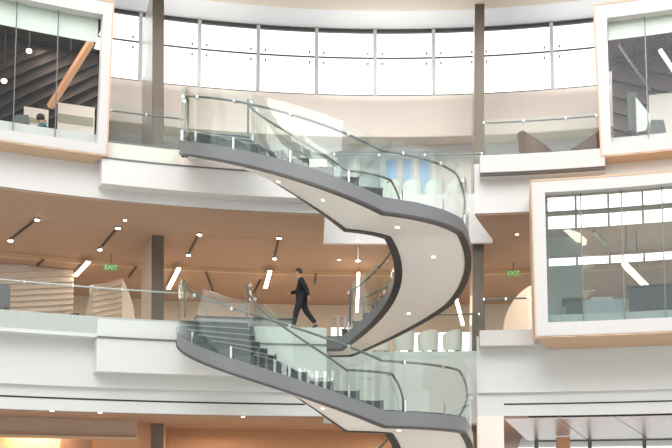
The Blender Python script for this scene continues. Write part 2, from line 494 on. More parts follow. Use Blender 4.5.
balustrade('glass balustrade at the top gallery between upper left bay window and staircase', 23.35, phl([111, 146, 181], 140, 23.3), 9.68, 11.35, 11.15)
balustrade('long clear glass balustrade with pale rail along the middle level left of the stairs', 23.38, [PL] + phl([-60, 24, 73, 122, 181], 300, 23.3), 4.5, 6.05, 5.93, rail_m=CHROME)
balustrade('glass balustrade in front of the two brown shell chairs, top gallery right', 23.62, phl([484, 524, 566, 597], 140, 23.6), 9.8, 11.5, 11.42, ends='l')
balustrade('glass balustrade between the right column and the lower right bay window', 23.6, phl([484, 506, 528], 310, 23.6), 4.6, 6.05, 5.95, ends='l')
balustrade('glass balustrade at the top gallery edge directly behind the upper staircase', 26.95, phl([334, 379, 425, 482], 175, 27), 10.05, 11.62, 11.58)
balustrade('glass balustrade at the middle level edge directly behind the lower staircase', 26.95, phl([372, 425, 479], 330, 27), 4.6, 6.15, 6.1)

# ================================================================ BAY WINDOW BOXES
def bay(label, Rf, Rb, z0, z1, zi0, zi1, pe0, pe1, pi0, pi1, joints, sgn, shade=None, panem=GLW, taper=1.0, kick=None):
    """box projecting from the ring. pe0/pe1: free vertical edge angle at bottom/top; sgn -1: box runs to the left, +1: to the right"""
    far = sgn * 44
    root = empty('bay_window', pol(Rf, pe0 + sgn * 6, z0)); tag(root, label, 'bay window')
    def A(t, z, base0, base1, zz0, zz1): return base0 + (base1 - base0) * (z - zz0) / (zz1 - zz0)
    n = 16
    # front frame: top rail, bottom rail, jamb (each a curved block with leaning end)
    def block(p0z, p1, za, zb, ra, rb, nn=n):
        b = MB(); secs = []
        for i in range(nn + 1):
            t = i / nn
            pa = p0z(za) + (p1(za) - p0z(za)) * t; pb = p0z(zb) + (p1(zb) - p0z(zb)) * t
            secs.append([pol(ra, pa, za), pol(rb, pa, za), pol(rb, pb, zb), pol(ra, pb, zb)])
        return b.loft(secs)
    e = lambda z: A(0, z, pe0, pe1, z0, z1)
    ii = lambda z: A(0, z, pi0, pi1, zi0, zi1)
    f = lambda z: far
    fr = block(e, f, z0, zi0, Rf, Rf + .35); fr2 = block(e, f, zi1, z1, Rf, Rf + .35); fr3 = block(e, ii, zi0, zi1, Rf, Rf + .35, 2)
    for q in (fr2, fr3): fr.add(q.v, q.f)
    fr.build('frame', FRAME, root)
    # timber casing around and behind the frame
    em = lambda z: e(z) - sgn * .10
    w = 0.05
    c = block(em, f, z1, z1 + w, Rf - .015, Rb + .3)
    q = block(em, e, z0, z1, Rf - .015, Rb + .3, 2); c.add(q.v, q.f)
    q = block(em, f, z0 - w, z0, Rf - .015, Rf + .36); c.add(q.v, q.f)
    # tapered underside running back to the ring wall
    secs = []
    for i in range(n + 1):
        t = i / n; pa = em(z0) + (far - em(z0)) * t; pb = em(z0) + sgn * taper + (far - em(z0) - sgn * taper) * t
        secs.append([pol(Rf - .015, pa, z0 - w), pol(Rb + .02, pb, z0 - w - .04), pol(Rb + .02, pb, z0), pol(Rf - .015, pa, z0)])
    c.loft(secs); c.build('timber_casing', WOOD, root)
    js = [pi0] + joints + [far]
    for a, b_ in zip(js[:-1], js[1:]):
        lo, hi = min(a, b_), max(a, b_)
        MB().arc(Rf + .28, Rf + .30, zi0 - .02, zi1 + .02, lo + .02, hi - .02).build('window_pane', panem, root)
    b = MB()
    for a in joints: b.bar(pol(Rf + .27, a, zi0), pol(Rf + .27, a, zi1), .03, .03, (sin(R_(a)), cos(R_(a)), 0))
    b.build('glazing_joint', RAIL, root)
    if shade:
        MB().arc(Rf + .42, Rf + .45, shade, zi1 + .1, min(pi0, far), max(pi0, far)).build('roller_shade', SHADE, root)
    if kick:
        MB().arc(Rf + .36, Rf + .42, zi0 - .1, kick, min(pi0, far), max(pi0, far)).build('kick_panel', FRAME, root)
    adopt(root); return root


bay('upper left white-framed bay window with pale green shade over a dark ribbed room', 23.2, 23.9, 9.74, 14.28, 10.05, 13.88,
    ph(106, 156, 23.2), ph(113, 3.5, 23.2), ph(97.5, 146, 23.2), ph(103, 15, 23.2), [ph(57, 60, 23.5), ph(15, 60, 23.5), ph(-35, 60, 23.5)], -1, shade=13.2, kick=10.42, taper=.9)
bay('upper right white-framed bay window with pale green shade over a mauve ribbed room', 23.3, 23.9, 10.05, 14.68, 10.42, 14.26,
    ph(602, 156, 23.3), ph(594.5, 5.5, 23.3), ph(611, 143, 23.3), ph(607, 18, 23.3), [ph(646, 60, 23.6), ph(700, 60, 23.6)], 1, shade=13.75, kick=10.68, taper=.6)
RB = 21.8
pe = ph(536.5, 336.5, RB)
bay('large lower right white-framed bay window with bluish glass and a dark counter inside', RB, 23.9, 4.50, cyl(600, 177.5, RB).z, cyl(600, 320.5, RB).z, cyl(600, 189, RB).z,
    pe, ph(532, 187, RB), ph(548, 325, RB), ph(545, 197, RB), [ph(582, 260, RB + .3), ph(623, 260, RB + .3), ph(664, 260, RB + .3)], 1, panem=GLR, kick=5.15, taper=ph(550, 348, 23.9) - pe)

# ================================================================ ROOMS BEHIND THE BAYS
def ribs(name, R0, R1, z0, z1, p0, p1, n, m, tilt=0.0, amp=.25, wave=1.0, lim=None):
    """wall of overlapping curved planks: sawtooth profile, planks climb with the angle and swell in waves"""
    b = MB(); nn = 26
    for i in range(n):
        secs = []
        for j in range(nn + 1):
            t = j / nn; a = p0 + (p1 - p0) * t
            w = amp * sin(wave * t * 2 * pi + i * .35)
            za = z0 + (z1 - z0) * i / n + tilt * (t - .5); zb = za + (z1 - z0) / n * 1.15
            if lim: za = min(max(za, lim[0]), lim[1]); zb = min(max(zb, lim[0] + .01), lim[1] + .01)
            secs.append([pol(R0 + w, a, za), pol(R0 + w + .28, a, za + .02), pol(R0 + w + .32, a, zb), pol(R0 + w + .22, a, zb)])
        b.loft(secs)
    return b.build(name, m)


struct(ribs('wall_left_room', 27.6, 28, 7.0, 19.0, PL, ph(107, 80, 27.6), 32, RIBD, tilt=6.5, amp=.35, wave=1.3, lim=(L3, 14.6)))
struct(MB().arc(24.3, 29, 14.6, 14.75, PL, ph(100, 20, 26)).build('ceiling_left_room', RIBD))
struct(MB().arc(23.9, 29, L3 - .02, L3, PL, ph(100, 20, 26)).build('floor_left_room', DCOUNT))
struct(ribs('wall_right_room', 27.6, 28, 8.2, 18.6, ph(612, 80, 27.6), PR, 18, RIBP, tilt=-5.0, amp=.2, wave=.8, lim=(L3, 14.95)))
struct(MB().arc(24.3, 29, 14.95, 15.1, ph(606, 20, 26), PR).build('ceiling_right_room', RIBP))
# lower right room
a_r = ph(545, 260, 25)


def thing(name, label, cat, m, mb, group=None):
    o = mb.build(name, m); return tag(o, label, cat, group)


# diagonal timber brace with an added glow, tubes and linear lights
def beam(x0, y0, x1, y1, Ra, Rb, w, m, name, label, cat):
    a, c = cyl(x0, y0, Ra), cyl(x1, y1, Rb); zc = 14.6 if a.z > 10 else C2 - .02
    root = empty(name, (a + c) / 2); tag(root, label, cat); MB().bar(a, c, w, w, (0, 0, 1)).build('beam', m, root)
    for t in (.12, .5):
        q = a.lerp(c, t)
        if q.z < zc - .1: MB().tube([q, Vector((q.x, q.y, zc))], .012, 6).build('hanger', BLACK, root)
    adopt(root); return root


beam(91, 42, 50, 107, 25.2, 27.0, .17, mat('timber with added glow', (.72, .36, .19), .6, noise=.1, emit=(1, .5, .28), estr=.22), 'diagonal_timber_beam', 'thick timber beam with added glow slanting across the upper left bay window', 'light')
beam(619, 45, 650, 90, 25.2, 27.0, .07, CHROME, 'diagonal_tube', 'thin grey tube slanting down inside the upper right bay window', 'tube')
beam(660, 50, 690, 95, 25.2, 27.0, .10, emis('cool tube', (.9, .92, .95), .9), 'diagonal_tube_light', 'short pale tube light at the right edge of the upper right bay window', 'light')
beam(543, 206, 584, 243, 25, 27, .20, emis('pale linear', (1, .8, .62), 1.1), 'linear_ceiling_light', 'pale linear light slanting in the upper left pane of the lower right bay window', 'light')
beam(594, 231, 606, 244, 25.2, 26.2, .10, CHROME, 'thin_diagonal_tube', 'short grey tube slanting under the dark bulkhead in the lower right bay window', 'tube')
beam(624, 264, 650, 290, 25.5, 28, .13, WARM, 'warm_linear_light', 'bright linear light slanting above the dark counter in the lower right bay window', 'light')
# counter in lower right room
p0, p1 = ph(629, 300, 25.2), PR
root = empty('reception_counter', pol(25.2, (p0 + p1)/2, L2)); tag(root, 'dark walnut counter behind the lower right bay window', 'counter')
MB().arc(25.2, 25.9, L2 + .01, 6.42, p0, p1).build('counter_body', DCOUNT, root); MB().arc(25.12, 26.0, 6.42, 6.48, p0 - .1, p1).build('counter_top', BLACK, root); adopt(root)
p0, p1 = ph(585, 310, 25.4), ph(626, 310, 25.4)
thing('low_screen', 'pale blue-white low screen between cabinet and counter, lower right bay window', 'screen', mat('pale blue laminate', (.62, .68, .70), .4, noise=.05), MB().arc(25.4, 25.5, L2 + .01, 6.15, p0, p1))
# cabinet low left
p0, p1 = ph(566, 305, 25.6), ph(583, 305, 25.6)
root = empty('grey_cabinet', pol(25.6, p0, L2)); tag(root, 'low grey cabinet at the left inside the lower right bay window', 'cabinet')
MB().arc(25.6, 26.4, L2 + .01, 6.18, p0, p1).build('cabinet_body', GREYUP, root); MB().arc(25.5, 26.5, 6.18, 6.26, ph(562, 300, 25.6), p1 + .05).build('cabinet_top', BLACK, root); adopt(root)
# partition wall in lower right room
struct(MB().arc(26.8, 27.0, L2, C2 - .1, a_r, ph(582, 260, 26.8)).build('wall_partition', mat('grey green partition', (.40, .44, .41), .6, noise=.05)))
struct(MB().arc(29.5, 29.7, L2, 7.0, ph(590, 260, 29), ph(612, 260, 29)).build('wall_low_partition', mat('pale grey partition', (.5, .53, .53), .6, noise=.05)))

# ================================================================ LEVEL 2: ribbed panels, lamps, signs
struct(ribs('wall_ribbed_left', 33, 33.3, L2, 8.2, PL, ph(73, 300, 33), 16, RIBW, tilt=1.3, amp=.18, wave=2.2))
struct(ribs('wall_ribbed_middle', 33, 33.3, L2, 8.1, ph(90, 300, 33), ph(122, 300, 33), 15, RIBW, tilt=.35, amp=.12, wave=.8))
# curled fins at the panel ends


def curl(x0, x1, y0, y1, R, label):
    b = MB(); secs = []
    for i in range(13):
        t = i / 12; x = x0 + (x1 - x0) * (t ** 2.2); y = y0 + (y1 - y0) * (1 - t)
        y = y1 + (y0 - y1) * t
        wd = 1.5 + 5.5 * (1 - t) ** 1.4 if x1 > x0 else 1.5 + 5.5 * (1 - t)
        p = cyl(x, y, R); q = cyl(x + wd, y, R + .2)
        d = Vector((0, .08, 0)); secs.append([p, q, q + d, p + d])
    return thing('curled_fin', label, 'wall fin', FRAME, b.loft(secs))


curl(86, 95, 284, 318, 31.6, 'white curled fin at the gap between the ribbed panels, middle level left')
curl(148, 152, 288, 322, 30.5, 'white tapering fin in front of the left column, middle level')
# curved end wall beside the ribbed panel
b = MB(); secs = []
for i in range(15):
    t = i / 14; y = 278 + 42 * t; x = 122 + 12 * sin(t * pi * .5)
    p = cyl(x, y, 32.4); q = cyl(122, y, 32.6); d = Vector((0, .15, 0)); secs.append([q, p, p + d, q + d])
thing('curved_end_panel', 'smooth curved cream end panel to the right of the ribbed wall panels', 'wall panel', RIBW, b.loft(secs))
# cream swoosh disc right (level 2 right of column)
b = MB(); secs = []
cpt = cyl(545, 312, 31)
pts = [cpt + Vector((1.55 * cos(a * pi / 24) * -1, 0, 2.0 * sin(a * pi / 24) - .9)) for a in range(25)]
n = len(pts); b.v = [tuple(p) for p in pts] + [tuple(p + Vector((0, .2, 0))) for p in pts]
b.f = [tuple(range(n))[::-1], tuple(range(n, 2*n))] + [(i, (i+1) % n, n + (i+1) % n, n + i) for i in range(n)]
thing('rounded_partition', 'pale rounded partition behind the balustrade left of the lower right bay window', 'partition', PINKW, b)

# track lights with a spot at each end
def track(x0, y0, x1, y1, label, spots=True, zc=C2 - .02):
    a = at_z(x0, y0, zc - .04); c = at_z(x1, y1, zc - .04)
    root = empty('track_light', (a + c) / 2); tag(root, label, 'track light', 'track lights on the tan middle ceiling')
    MB().bar(a, c, .06, .05).build('track', BLACK, root)
    if spots:
        for p in (a, c):
            MB().tube([p + Vector((0, 0, .02)), p - Vector((0, 0, .03))], [.085, .085], 12).build('lamp_housing', CHROME, root)
            MB().tube([p - Vector((0, 0, .031)), p - Vector((0, 0, .045))], .075, 12).build('lamp_face', SPOT, root)
            l = bpy.data.lights.new('spot', 'SPOT'); l.energy = 25; l.color = (1, .72, .45); l.spot_size = R_(120); l.spot_blend = .8; l.shadow_soft_size = .1
            lo = bpy.data.objects.new('lamp_light', l); lo.location = p - Vector((0, 0, .22)); link(lo, root)
    adopt(root); return root


TR = [(10.5, 240, 37, 219, 'leftmost'), (100, 249, 118, 227.5, 'second from the left'), (188.5, 254.5, 199.5, 234, 'third from the left'),
      (274.5, 258, 279, 237.5, 'fourth from the left'), (358, 260, 358, 240, 'seen inside the upper staircase loop')]
for x0, y0, x1, y1, s in TR:
    track(x0, y0, x1, y1, 'black ceiling track with two glowing spots, %s' % s)
for x0, y0, x1, y1, s in [(37.5, 265.5, 43, 260, 'left above the ribbed wall'), (129, 277, 136, 267, 'just left of the left column'), (213, 292, 206, 272, 'left of the walking man'),
                       (253, 294, 261, 280, 'beside the linear lamp near the walking man'), (314.5, 284, 316, 274, 'thin one right of the walking man')]:
    track(x0, y0, x1, y1, 'unlit thin black ceiling track, %s' % s, False, C2 - .14)
# linear lamps
for x0, y0, x1, y1, s in [(75.5, 276, 88.5, 262, 'left, beside the green exit sign'), (168.5, 289, 179, 268.5, 'right of the left column'), (265.5, 288, 270, 271.5, 'left of the walking man'),
                       ]:
    a = at_z(x0, y0, C2 - .28); c = at_z(x1, y1, C2 - .28)
    root = empty('linear_lamp', (a + c)/2); tag(root, 'bright warm linear ceiling lamp, %s' % s, 'ceiling lamp', 'linear ceiling lamps of the middle level')
    d = (c - a).normalized()
    MB().bar(a + Vector((0, 0, .05)), c + Vector((0, 0, .05)), .17, .06).build('lamp_housing', FRAME, root)
    MB().bar(a, c, .13, .04).build('diffuser', WARM, root); adopt(root)


for x0, y0, x1, y1, s in [(357, 312, 358.5, 273, 'inside the loop of the upper staircase'), (463, 325, 455.5, 297, 'right of the upper staircase underside')]:
    a = cyl(x0, y0, 30.6); c = cyl(x1, y1, 30.9)
    root = empty('pendant_tube_lamp', (a + c)/2); tag(root, 'bright warm upright tube lamp, %s' % s, 'lamp', 'upright tube lamps')
    MB().bar(a, c, .10, .10, (1, 0, 0)).build('diffuser', WARM, root); MB().bar(a + Vector((0, .07, 0)), c + Vector((0, .07, 0)), .14, .04, (1, 0, 0)).build('lamp_housing', FRAME, root)
    MB().tube([c, Vector((c.x, c.y, C2))], .01, 6).build('stem', RAIL, root); adopt(root)


def text_mesh(s, size, m, parent, loc, rotz):
    cu = bpy.data.curves.new('t', 'FONT'); cu.body = s; cu.size = size; cu.extrude = .01; cu.align_x = 'CENTER'; cu.align_y = 'CENTER'
    to = bpy.data.objects.new('t', cu); COL.objects.link(to); bpy.context.view_layer.update()
    me = bpy.data.meshes.new_from_object(to.evaluated_get(bpy.context.evaluated_depsgraph_get()))
    bpy.data.objects.remove(to); me.materials.clear(); me.materials.append(m)
    o = bpy.data.objects.new('letters', me); o.matrix_world = Matrix.Translation(loc) @ Matrix.Rotation(rotz, 4, 'Z') @ Matrix.Rotation(pi/2, 4, 'X')
    link(o, parent); return o


for x, y, s in [(111, 267.5, 'middle ceiling left, above the ribbed wall'), (513.5, 273.5, 'middle ceiling right, beside the lower right bay window')]:
    p = cyl(x, y, 30.5); a = -atan2(p.x - CX, p.y - CY)
    root = empty('exit_sign', p); tag(root, 'green lit EXIT sign, %s' % s, 'exit sign', 'exit signs')
    MB().box(p, (.5, .05, .24), (cos(a), sin(a), 0)).build('sign_body', SIGNB, root)
    MB().tube([p + Vector((0, 0, .1)), Vector((p.x, p.y, C2))], .015, 6).build('sign_stem', RAIL, root)
    text_mesh('EXIT', .22, GREEN, root, p - Vector((-sin(a), cos(a), 0)) * .04, a); adopt(root)
# recessed downlights
for x, y, z, s in [(517, 234.5, C2 - .03, 'middle ceiling near the lower right bay window'), (339, 260, C2 - .03, 'middle ceiling left of the stair loop'),
                   (125, 220.5, C2 - .03, 'near the edge of the middle ceiling at left'), (52, 411, 2.38, 'ground ceiling, leftmost'), (100, 413, 2.38, 'ground ceiling, second from the left'), (243, 417, 2.38, 'ground ceiling above the slatted wall')]:
    p = at_z(x, y, z); thing('recessed_downlight', 'small round recessed downlight, %s' % s, 'downlight', DOWN, MB().tube([p + Vector((0, 0, .02)), p - Vector((0, 0, .012))], .055, 14), 'recessed downlights')

# ================================================================ GROUND LEVEL
struct(MB().arc(30.0, 30.3, G, 2.4, ph(165, 440, 30), nR0).build('wall_slatted_base', ORANGE))
b = MB(); a0, a1 = ph(165, 440, 29.95), ph(420, 440, 29.95); n = 110
for i in range(n):
    a = a0 + (a1 - a0) * i / n; b.arc(29.9, 30.0, G, 2.4, a, a + (a1 - a0) / n * .6, step=5)
struct(b.build('wall_slats', ORANGE))
struct(MB().arc(26.2, 26.5, 1.86, 2.4, PL, ph(137, 425, 26.2)).build('wall_ground_left', mat('brown band', (.50, .36, .27), .6, noise=.06)))
struct(MB().arc(26.0, 26.5, 1.79, 1.86, PL, ph(137, 425, 26.2)).build('trim_23', WOOD))
struct(MB().arc(28, 28.3, G, 2.4, PL, ph(165, 440, 28)).build('wall_ground_back', ORANGE))
struct(MB().arc(27.4, 27.6, G, 2.0, ph(60, 440, 27.5), ph(92, 440, 27.5)).build('door_8', mat('brown door', (.36, .22, .15), .5, noise=.1)))
# right: canopy soffit of reflective panels, windows
aC0, aC1 = ph(504, 415, 24.1), PR
nC = 6; root = empty('canopy_soffit', pol(26, 20, 2.4)); tag(root, 'mauve reflective panelled soffit at the bottom right under the white ring', 'canopy')
w8 = (aC1 - aC0) / 9; aC1b = ph(527, 438, 36)
for i in range(9):
    MB().arc(24.2, 36, 2.36, 2.40, aC0 + w8 * i + .03, aC0 + w8 * (i + 1) - .03, aC1b + w8 * i + .03, aC1b + w8 * (i + 1) - .03).build('soffit_panel', MAUVE, root)
adopt(root)
for i in range(9):
    s0 = 10 + i * 3.4; w = empty('window_%d' % (40 + i), pol(36, s0 + 1.7, G)); struct(w)
    b = MB(); b.bar(pol(36, s0, G), pol(36, s0, 2.4), .16, .2, (sin(R_(s0)), cos(R_(s0)), 0)); b.arc(36, 36.15, 2.3, 2.4, s0, s0 + 3.4); b.arc(36, 36.15, .5, .6, s0, s0 + 3.4)
    b.build('window_frame', RAIL, w); MB().arc(36.05, 36.07, G, 2.3, s0, s0 + 3.4).build('pane', GLW, w); adopt(w)
p = cyl(563, 443, 33)
thing('timber_post', 'orange timber post under the canopy at the bottom right', 'post', ORANGE, MB().box((p.x, p.y, .36), (.45, .45, 3.9)))

# ================================================================ FURNITURE
def shell_chair(x, y, flip, label):
    p = cyl(x, y, 25.3); p.z = L3 + .01
    root = empty('shell_chair', p); tag(root, label, 'chair', 'brown shell chairs on the top gallery')
    b = MB(); secs = []
    n = 40
    for i in range(n + 1):                       # wrap-around shell, high rounded back on one side sweeping down to a low arm
        a = 2 * pi * .96 * i / n + pi * .52
        q = Vector((cos(a) * .56, sin(a) * .46, 0)); u = (q.x * flip / .56 + 1) / 2      # 0 = high side, 1 = low side
        h = .72 + .66 * (1 - min(1, max(0, (u - .12) / .80)) ** .8) - .25 * max(0, .12 - u)
        secs.append([p + q * .8 + Vector((0, 0, .25)), p + q * .74 + Vector((0, 0, .25)), p + q * .92 + Vector((0, 0, h)), p + q + Vector((0, 0, h))])
    b.loft(secs); b.build('shell', BROWNCH, root, True)
    MB().ell(p + Vector((0, 0, .42)), (.5, .42, .1), 16, 8).build('seat', BROWNCH, root, True)
    MB().tube([p, p + Vector((0, 0, .03)), p + Vector((0, 0, .05)), p + Vector((0, 0, .36))], [.3, .28, .04, .04], 14).build('pedestal_base', CHROME, root, True)
    adopt(root); return root


shell_chair(535, 152, 1, 'brown high-backed shell chair, the whole one left of the upper right bay window')
shell_chair(588, 146, -1, 'brown shell chair partly hidden behind the edge of the upper right bay window')


def tub_chair(x, y, R, z, label, m=CREAMUP, rot=0.0, grp='cream tub chairs'):
    p = cyl(x, y, R); p.z = z
    root = empty('tub_chair', p); tag(root, label, 'chair', grp)
    b = MB(); secs = []
    for i in range(17):
        a = pi * (i / 16) * 1.25 + pi * .875 + rot; q = Vector((cos(a), sin(a), 0)); h = .62 + .2 * sin(pi * i / 16)
        secs.append([p + q * .33 + Vector((0, 0, .12)), p + q * .25 + Vector((0, 0, .12)), p + q * .28 + Vector((0, 0, h)), p + q * .36 + Vector((0, 0, h))])
    b.loft(secs).build('backrest', m, root, True)
    MB().ell(p + Vector((0, 0, .36)), (.28, .28, .12), 14, 8).build('seat_cushion', m, root, True)
    for i in range(4):
        a = pi / 4 + i * pi / 2; q = Vector((cos(a), sin(a), 0)); MB().tube([p + q * .22 + Vector((0, 0, .3)), p + q * .26], [.025, .015], 6).build('leg', DARK, root)
    adopt(root); return root


for i, (x, s) in enumerate([(390, 'leftmost'), (412, 'second from the left'), (434, 'third from the left'), (456, 'rightmost')]):
    tub_chair(x, 190, 28.2, L3, 'cream tub chair behind the upper staircase, %s of four' % s, rot=.3 * i, grp='cream tub chairs on the top gallery')
for i, (x, s) in enumerate([(380, 'leftmost'), (404, 'second from the left'), (428, 'third from the left'), (452, 'rightmost')]):
    tub_chair(x, 352, 27.8, L2, 'cream tub chair behind the lower staircase, %s of four' % s, rot=.25 * i, grp='cream tub chairs on the middle level')


def office_chair(x, y, R, z, label, h=1.5):
    p = cyl(x, y, R); p.z = z
    root = empty('office_chair', p); tag(root, label, 'chair')
    b = MB(); secs = []
    for i in range(9):
        t = i / 8; w = .26 * (1 - .25 * t ** 3); zz = .5 + (h - .5) * t; yy = .22 + .1 * t
        secs.append([p + Vector((-w, yy, zz)), p + Vector((w, yy, zz)), p + Vector((w * .95, yy + .08, zz)), p + Vector((-w * .95, yy + .08, zz))])
    o = b.loft(secs).build('backrest', GREYUP, root, True); sbv(o, .03, 3)
    sbv(MB().box(p + Vector((0, 0, .46)), (.52, .5, .1)).build('seat', GREYUP, root), .03, 3)
    MB().tube([p + Vector((0, 0, .42)), p + Vector((0, 0, .08))], .03, 8).build('stem', CHROME, root)
    b = MB()
    for i in range(5): a = i * 2 * pi / 5; b.bar(p + Vector((0, 0, .09)), p + Vector((cos(a)*.3, sin(a)*.3, .04)), .05, .04)
    b.build('star_base', BLACK, root); adopt(root); return root


office_chair(661, 125, 25.0, 10.35, 'dark grey chair with rounded back inside the upper right bay window', 1.35)
office_chair(18, 125, 25.2, L3, 'dark chair with tall back at the left inside the upper left bay window', 1.2)
# dark display panel (monitor) and white board in the upper right room
p = cyl(632, 112, 25.6)
root = empty('display_screen', p); tag(root, 'dark upright display with a pale slanted board beside it, upper right bay window', 'display')
MB().box(p, (.28, .12, 1.25)).build('screen_body', GREYUP, root)
q = cyl(643, 118, 25.5); bb = MB(); bb.v = [tuple(cyl(x, y, 25.4)) for x, y in ((636, 97), (651, 116), (646, 130), (637, 132))]; bb.v += [tuple(Vector(v) + Vector((0, .06, 0))) for v in bb.v]
bb.f = [(0, 1, 2, 3), (7, 6, 5, 4), (0, 4, 5, 1), (1, 5, 6, 2), (2, 6, 7, 3), (3, 7, 4, 0)]; bb.build('board', SHADE, root)
MB().box((p.x, p.y, (L3 + p.z - .6) / 2), (.08, .08, p.z - .6 - L3)).build('stand', BLACK, root); adopt(root)
thing('pale_opening_panel', 'pale panel standing in for a bright opening, right edge of the upper right bay window', 'wall panel', RIBW, MB().arc(26.6, 26.7, L3 + .01, cyl(660, 94, 26.6).z, ph(649, 110, 26.6), PR))  # pale panel put where the room has a bright opening
# pendant spots in the left room
for x, y, s in [(29, 51, 'upper one'), (4, 81, 'lower one at the left edge')]:
    p = cyl(x, y, 26.4); root = empty('ceiling_spot', p); tag(root, 'small glowing spot lamp in the upper left bay window, %s' % s, 'spot lamp', 'spot lamps in the left room')
    MB().tube([p + Vector((0, 0, .05)), Vector((p.x, p.y, 14.6))], .02, 6).build('stem', BLACK, root)
    MB().ell(p, (.09, .09, .07), 12, 6).build('lamp_face', emis('small warm lamp', (1, .7, .45), 6), root, True); adopt(root)
# bright opening in the left room, imitated by a framed cream panel
p = cyl(36, 118, 26.9); a = -R_(ph(36, 118, 26.9))
root = empty('opening_panel', p); tag(root, 'cream and olive panel imitating a bright opening behind the seated person, upper left bay window', 'wall panel')
MB().box(p, (.75, .06, .62), (cos(a), sin(a), 0)).build('panel', PINKW, root); MB().box(p + Vector((0, -.035, -.1)), (.7, .02, .16), (cos(a), sin(a), 0)).build('band', OLIVE, root)
adopt(root)
p = cyl(76, 122, 26.9); a = -R_(ph(76, 122, 26.9))
root = empty('wide_panel', p); tag(root, 'wide cream panel with olive band, lower right in the upper left bay window', 'wall panel')
MB().box(p, (1.15, .06, 1.1), (cos(a), sin(a), 0)).build('panel', PINKW, root); MB().box(p + Vector((0, -.04, .05)), (1.1, .02, .28), (cos(a), sin(a), 0)).build('band', OLIVE, root)
adopt(root)
p = cyl(75, 314, 23.75)
root = empty('camera_unit', p); tag(root, 'small black device on the white parapet of the middle level at left', 'camera')
MB().box(p + Vector((0, 0, -.05)), (.22, .12, .12)).build('body', BLACK, root); MB().tube([p + Vector((0, -.05, -.03)), p + Vector((0, -.1, -.03))], .05, 10).build('lens', GREYUP, root)
MB().box((p.x, p.y, (5.1 + p.z - .1) / 2), (.08, .08, max(.02, p.z - .1 - 5.1))).build('foot', BLACK, root); adopt(root)
office_chair(-2, 300, 24.6, L2, 'black chair back at the far left edge of the middle level', 1.25)
# dark console behind the left part of the lower stair glass
p0, p1 = ph(196, 325, 25.2), ph(296, 325, 25.2)
root = empty('low_console', pol(25.2, (p0 + p1)/2, L2)); tag(root, 'long low dark grey console on the middle level behind the start of the lower staircase', 'console')
MB().arc(25.2, 25.7, L2 + .01, 5.55, p0, p1).build('console_body', mat('mid grey laminate', (.36, .34, .32), .6, noise=.08), root); MB().arc(25.15, 25.75, 5.55, 5.6, p0, p1).build('console_top', DARK, root); adopt(root)


# ================================================================ PEOPLE
def skin_mesh(name, pts, edges, rads, m, parent, root=0, sub=2):
    me = bpy.data.meshes.new(name); me.from_pydata([tuple(p) for p in pts], edges, [])
    o = bpy.data.objects.new(name, me); COL.objects.link(o)
    md = o.modifiers.new('skin', 'SKIN'); md.use_smooth_shade = True
    if not me.skin_vertices:
        bm = bmesh.new(); bm.from_mesh(me); bm.verts.layers.skin.verify(); bm.to_mesh(me); bm.free()
    for i, sv in enumerate(me.skin_vertices[0].data):
        r = rads[i]; sv.radius = r if isinstance(r, tuple) else (r, r); sv.use_root = (i == root)
    s = o.modifiers.new('sub', 'SUBSURF'); s.levels = sub; s.render_levels = sub
    bpy.context.view_layer.update()
    dg = bpy.context.evaluated_depsgraph_get(); nm = bpy.data.meshes.new_from_object(o.evaluated_get(dg))
    bpy.data.objects.remove(o); nm.materials.clear(); nm.materials.append(m)
    for p in nm.polygons: p.use_smooth = True
    o = bpy.data.objects.new(name, nm); link(o, parent); return o


